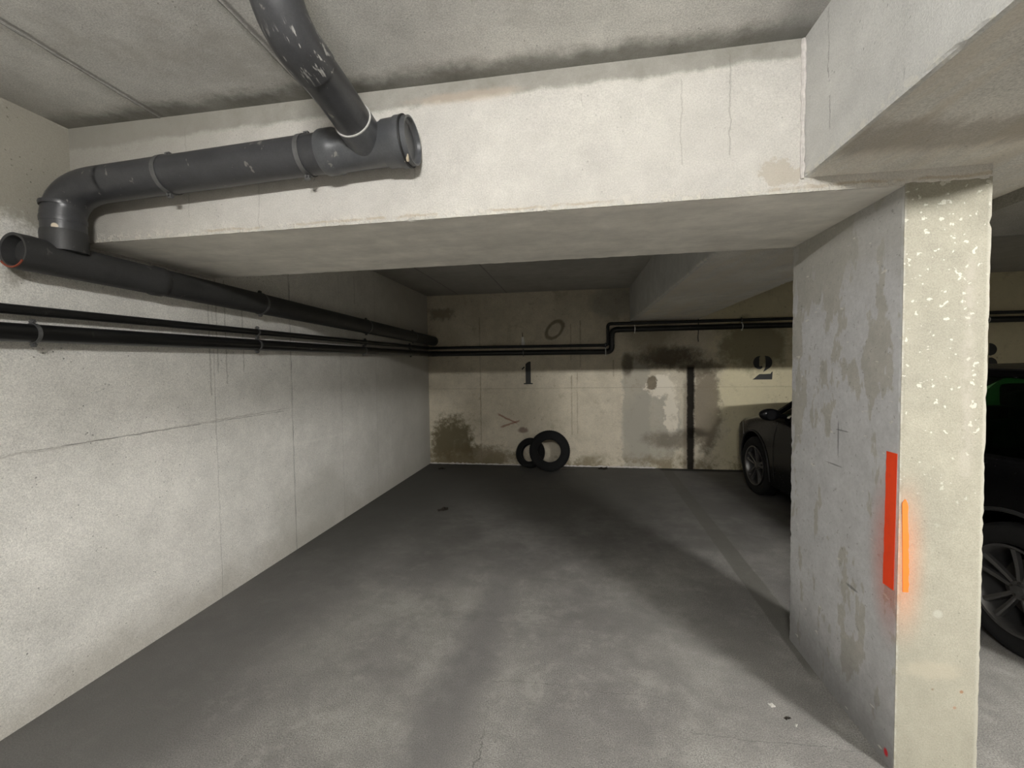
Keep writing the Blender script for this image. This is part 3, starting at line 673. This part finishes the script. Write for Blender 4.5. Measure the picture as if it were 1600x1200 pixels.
cut.matrix_world = Matrix.Translation(car.location) @ Matrix.Rotation(car.rotation_euler.z, 4, 'Z')
bpy.context.view_layer.update()
cut.matrix_world = Matrix.Translation(car.location) @ Matrix.Rotation(car.rotation_euler.z, 4, 'Z')
md = body.modifiers.new('b', 'BOOLEAN'); md.object = cut; md.operation = 'DIFFERENCE'; md.solver = 'EXACT'
bpy.context.view_layer.update()
me = bpy.data.meshes.new_from_object(body.evaluated_get(bpy.context.evaluated_depsgraph_get()))
body.modifiers.clear(); body.data = me; bpy.data.objects.remove(cut)
me.materials.clear(); me.materials.append(M_CARP)
try: me.set_sharp_from_angle(angle=math.radians(38))
except Exception: pass
for wy in WY:       # plastic lips of the arches, inner liners
    for s in (-1, 1):
        bm = bmesh.new(); n = 26; pts = []
        for i in range(n+1):
            a = math.radians(-16+212*i/n); z = .35+.388*math.sin(a); y = wy+.388*math.cos(a)
            pts.append((s*(side_x(z)*lerp_tab(wid_t, y)+.001), y, z))
        tube(bm, pts, .011, 8); link('arch_lip', bm, M_CPL, car, True)
        bm = bmesh.new(); lathe(bm, [(0, .384), (.30, .384), (.30, .05), (.301, .05), (.305, .388), (0, .388)], (s*.60 if s < 0 else .60, wy, .35), (s, 0, 0), 36)
        for f in list(bm.faces): pass
        bm.free()
# greenhouse: roof, pillars, glass
rf = [(-1.95, 1.20, .60), (-1.80, 1.36, .60), (-1.4, 1.425, .60), (-.6, 1.455, .60), (.0, 1.445, .60), (.30, 1.405, .585)]
bm = bmesh.new(); pr_ = None
for (y, z, hw) in rf:
    row = [bm.verts.new((hw*t, y, z+(1-t*t)*.035-.0*abs(t))) for t in [-1, -.9, -.6, -.3, 0, .3, .6, .9, 1]]
    if pr_:
        for k in range(8): bm.faces.new((pr_[k], pr_[k+1], row[k+1], row[k]))
    pr_ = row
bmesh.ops.recalc_face_normals(bm, faces=bm.faces)
ext = bmesh.ops.solidify(bm, geom=list(bm.faces), thickness=.03); link('roof', bm, M_CARP, car, True)
def belt(y): return lerp_tab([(-2.1, .97), (1.2, .94)], y)
for s in (-1, 1):
    bx = lambda y, dz=0: (s*(side_x(belt(y))*lerp_tab(wid_t, y)-.06), y, belt(y)+dz)
    rx = lambda y: (s*.605, y, lerp_tab([(a, b) for a, b, c in rf], y)-.01)
    for nm, p in (('pillar', [bx(1.22), (s*.70, .75, 1.20), rx(.28)]), ('pillar', [bx(-.22), rx(-.25)]), ('pillar', [bx(-1.45), rx(-1.25)]), ('pillar', [bx(-2.02), rx(-1.88)])):
        bm = bmesh.new(); tube(bm, p, .030, 8); link(nm, bm, M_CARP, car, True)
    bm = bmesh.new(); tube(bm, [rx(y) for y in (.28, 0, -.6, -1.3, -1.88)], .026, 8); link('roof_rail', bm, M_CARP, car, True)
    for y0, y1 in ((.98, -.20), (-.24, -1.42), (-1.46, -1.95)):
        bm = bmesh.new(); a0 = Vector(bx(min(y0, 1.1))); a1 = Vector(bx(y1)); t1 = Vector(rx(y1+.12 if y1 < -1 else y1)); t0 = Vector(rx(min(y0, .26) if y0 > 0 else y0))
        vs = [bm.verts.new(p) for p in (a0, a1, t1, t0)]; bm.faces.new(vs)
        g = bmesh.ops.solidify(bm, geom=list(bm.faces), thickness=.004); link('side_window', bm, M_GLASS, car)
    # door shut lines and handles
    for yy in (.98, -.22):
        bm = bmesh.new(); tube(bm, [(s*(side_x(z)*lerp_tab(wid_t, yy)+.0005), yy-(.08 if yy < 0 else .0)*(1-z), z) for z in [.28+.62*i/10 for i in range(11)]], .0035, 5); link('door_seam', bm, M_SEAL, car)
    for yy in (.02, -1.12):
        bm = bmesh.new(); xx = s*(side_x(.86)+.004); tube(bm, [(xx, yy, .86), (xx+s*.028, yy+.02, .865), (xx+s*.028, yy+.17, .868), (xx, yy+.19, .868)], .011, 8); link('door_handle', bm, M_CARP, car, True)
    bm = bmesh.new(); vs = bmesh.ops.create_uvsphere(bm, u_segments=16, v_segments=10, radius=1)['verts']
    for v in vs: v.co = Vector((s*(HW+.06)+v.co.x*.105, .93+v.co.y*.055*(1.5 if v.co.y > 0 else .6), .985+v.co.z*.062))
    tube(bm, [(s*.80, .93, .96), (s*(HW+.03), .93, .985)], .02, 8); mr = link('wing_mirror', bm, M_CARP, car, True)
    bm = bmesh.new(); lathe(bm, [(0, .0), (0, .05), (.004, .05), (.004, .0)], (s*(HW+.06), .900, .985), (0, -1, 0), 20, False); link('mirror_glass', bm, M_CARP, mr)
    # lamps
    bm = bmesh.new(); prism(bm, [(1.74, .66), (2.15, .60), (2.18, .66), (2.10, .73), (1.84, .80)], lambda u, v, d: Vector((s*(side_x(v)*lerp_tab(wid_t, u)-.03+d), u, v)), .035); link('headlight', bm, M_LAMP, car)
    bm = bmesh.new(); prism(bm, [(-2.12, .72), (-1.86, .80), (-1.88, .93), (-2.08, .94)], lambda u, v, d: Vector((s*(side_x(v)*lerp_tab(wid_t, u)-.02+d), u, v)), .03); link('tail_light', bm, M_TAIL, car)
for nm, q in (('windscreen', [(-.72, 1.20, .95), (.72, 1.20, .95), (.585, .29, 1.405), (-.585, .29, 1.405)]), ('rear_window', [(-.66, -2.05, .98), (.66, -2.05, .98), (.58, -1.92, 1.24), (-.58, -1.92, 1.24)])):
    bm = bmesh.new(); bm.faces.new([bm.verts.new(p) for p in q]); bmesh.ops.solidify(bm, geom=list(bm.faces), thickness=.004); link(nm, bm, M_GLASS, car)
for sx in (-.38, .38):
    for sy in (.0, -.85):
        bm = bmesh.new(); box(bm, sx-.24, sx+.24, sy-.12, sy+.0, .75, 1.16, .04); se = link('seat', bm, M_SEAT, car)
        bm = bmesh.new(); box(bm, sx-.12, sx+.12, sy-.11, sy-.02, 1.15, 1.33, .03); link('headrest', bm, M_SEAT, se)
# wheels
tyre_bm = None
def wheel(x, y, s):
    w_ = link('wheel', tyre_mesh(WR, .222, .205, (1, 0, 0), 56), M_TYRE, car, True); w_.location = (x, y, WR)
    bm = bmesh.new(); o = (0, 0, 0)
    lathe(bm, [(s*.03, .205), (s*.085, .212), (s*.096, .226), (s*.100, .226), (s*.098, .214), (s*.088, .206), (s*.05, .198), (-s*.09, .20), (-s*.09, .205)], o, (1, 0, 0), 56)
    link('rim', bm, M_RIM, w_, True)
    bm = bmesh.new(); lathe(bm, [(-s*.02, .0), (-s*.02, .150), (-s*.005, .150), (-s*.005, .0)], o, (1, 0, 0), 40, False); link('brake_disc', bm, M_RIMD, w_)
    bm = bmesh.new(); lathe(bm, [(s*.0, .0), (s*.0, .062), (s*.055, .060), (s*.070, .045), (s*.070, .028), (s*.076, .026), (s*.078, .0)], o, (1, 0, 0), 32, False); link('hub', bm, M_RIM, w_, True)
    for k in range(5):
        bm = bmesh.new(); a = 2*PI*k/5+.3; tube(bm, [(s*.066, .038*math.cos(a), .038*math.sin(a)), (s*.074, .038*math.cos(a), .038*math.sin(a))], .007, 6); link('wheel_bolt', bm, M_RIMD, w_)
    for k in range(5):
        a = 2*PI*k/5+PI/2+.08
        for q in (-1, 1):
            bm = bmesh.new(); rows = []
            for i in range(6):
                t = i/5; rr = .045+.165*t; off = q*(.012+.030*t); hw_ = .0115+.006*t; xx = s*(.066+.018*t-.010*math.sin(PI*t)*.5)
                sec = [(-hw_, -.018), (-hw_*.8, 0), (-hw_*.25, .004), (hw_*.8, 0), (hw_, -.018)]
                rows.append([bm.verts.new((xx+s*dz, rr*math.cos(a)-(off+dx)*math.sin(a), rr*math.sin(a)+(off+dx)*math.cos(a))) for dx, dz in sec])
            for r0, r1 in zip(rows, rows[1:]):
                for j in range(5): bm.faces.new((r0[j], r0[(j+1) % 5], r1[(j+1) % 5], r1[j]))
            bm.faces.new(rows[0]); bm.faces.new(list(reversed(rows[-1]))); bmesh.ops.recalc_face_normals(bm, faces=bm.faces)
            link('spoke', bm, M_RIM, w_)
for y in WY:
    for s in (-1, 1): wheel(s*.775, y, s)

# ------------------------------------------------------------------ litter
def scrap(name, mat, loc, rz, size, label, cat, fold=.004, n=5, asp=1.0):
    bm = bmesh.new(); rnd = random.Random(label); g = []
    for i in range(n+1):
        g.append([bm.verts.new(((i/n-.5)*size+rnd.uniform(-.04, .04)*size, (j/n-.5)*size*asp+rnd.uniform(-.04, .04)*size, fold*.6+abs(rnd.gauss(0, 1))*fold)) for j in range(n+1)])
    for i in range(n):
        for j in range(n): bm.faces.new((g[i][j], g[i+1][j], g[i+1][j+1], g[i][j+1]))
    lowest = min(v.co.z for v in bm.verts)
    for v in bm.verts: v.co.z -= lowest
    bmesh.ops.solidify(bm, geom=list(bm.faces), thickness=-.0008)
    lowest = min(v.co.z for v in bm.verts)
    for v in bm.verts: v.co.z -= lowest
    o = link(name, bm, mat); o.location = loc; o.rotation_euler = (0, 0, rz); return thing(o, label, cat)
scrap('paper_scrap', M_PAPER, (.826, 1.972, .0005), .25, .022, 'small square white paper scrap on floor near column', 'paper', .0012)
scrap('paper_scrap', M_PAPER, (.878, 1.873, .0005), .9, .016, 'crumpled thin white paper scrap beside dry crumbs on floor', 'paper', .003, 4, .6)
scrap('dry_leaf', M_LEAF, (.860, 1.905, .0005), .4, .026, 'small dark dry leaf between the two paper scraps', 'leaf', .004, 4, .5)
scrap('dry_leaf', M_LEAF, (-1.446, 4.307, .0005), .6, .11, 'dark curled leaf lying alone in the middle of the bay', 'leaf', .012, 5, .5)
scrap('dry_leaf', M_LEAF, (-2.05, 6.10, .0005), .1, .10, 'dark leaf at the back left corner of the bay', 'leaf', .012, 5, .6)
scrap('dry_leaf', M_LEAF, (.33, 6.33, .0005), .1, .13, 'dark leaf at the back wall right of the tyres', 'leaf', .016, 5, .5)
bm = bmesh.new(); tube(bm, [(-.10, 0, .010), (0, .01, .012), (.11, -.02, .010)], [.009, .007, .004], 8)
o = link('stick', bm, M_STICK); o.location = (-.17, 6.24, 0); thing(o, 'short dark stick on the floor right of the larger tyre', 'stick')
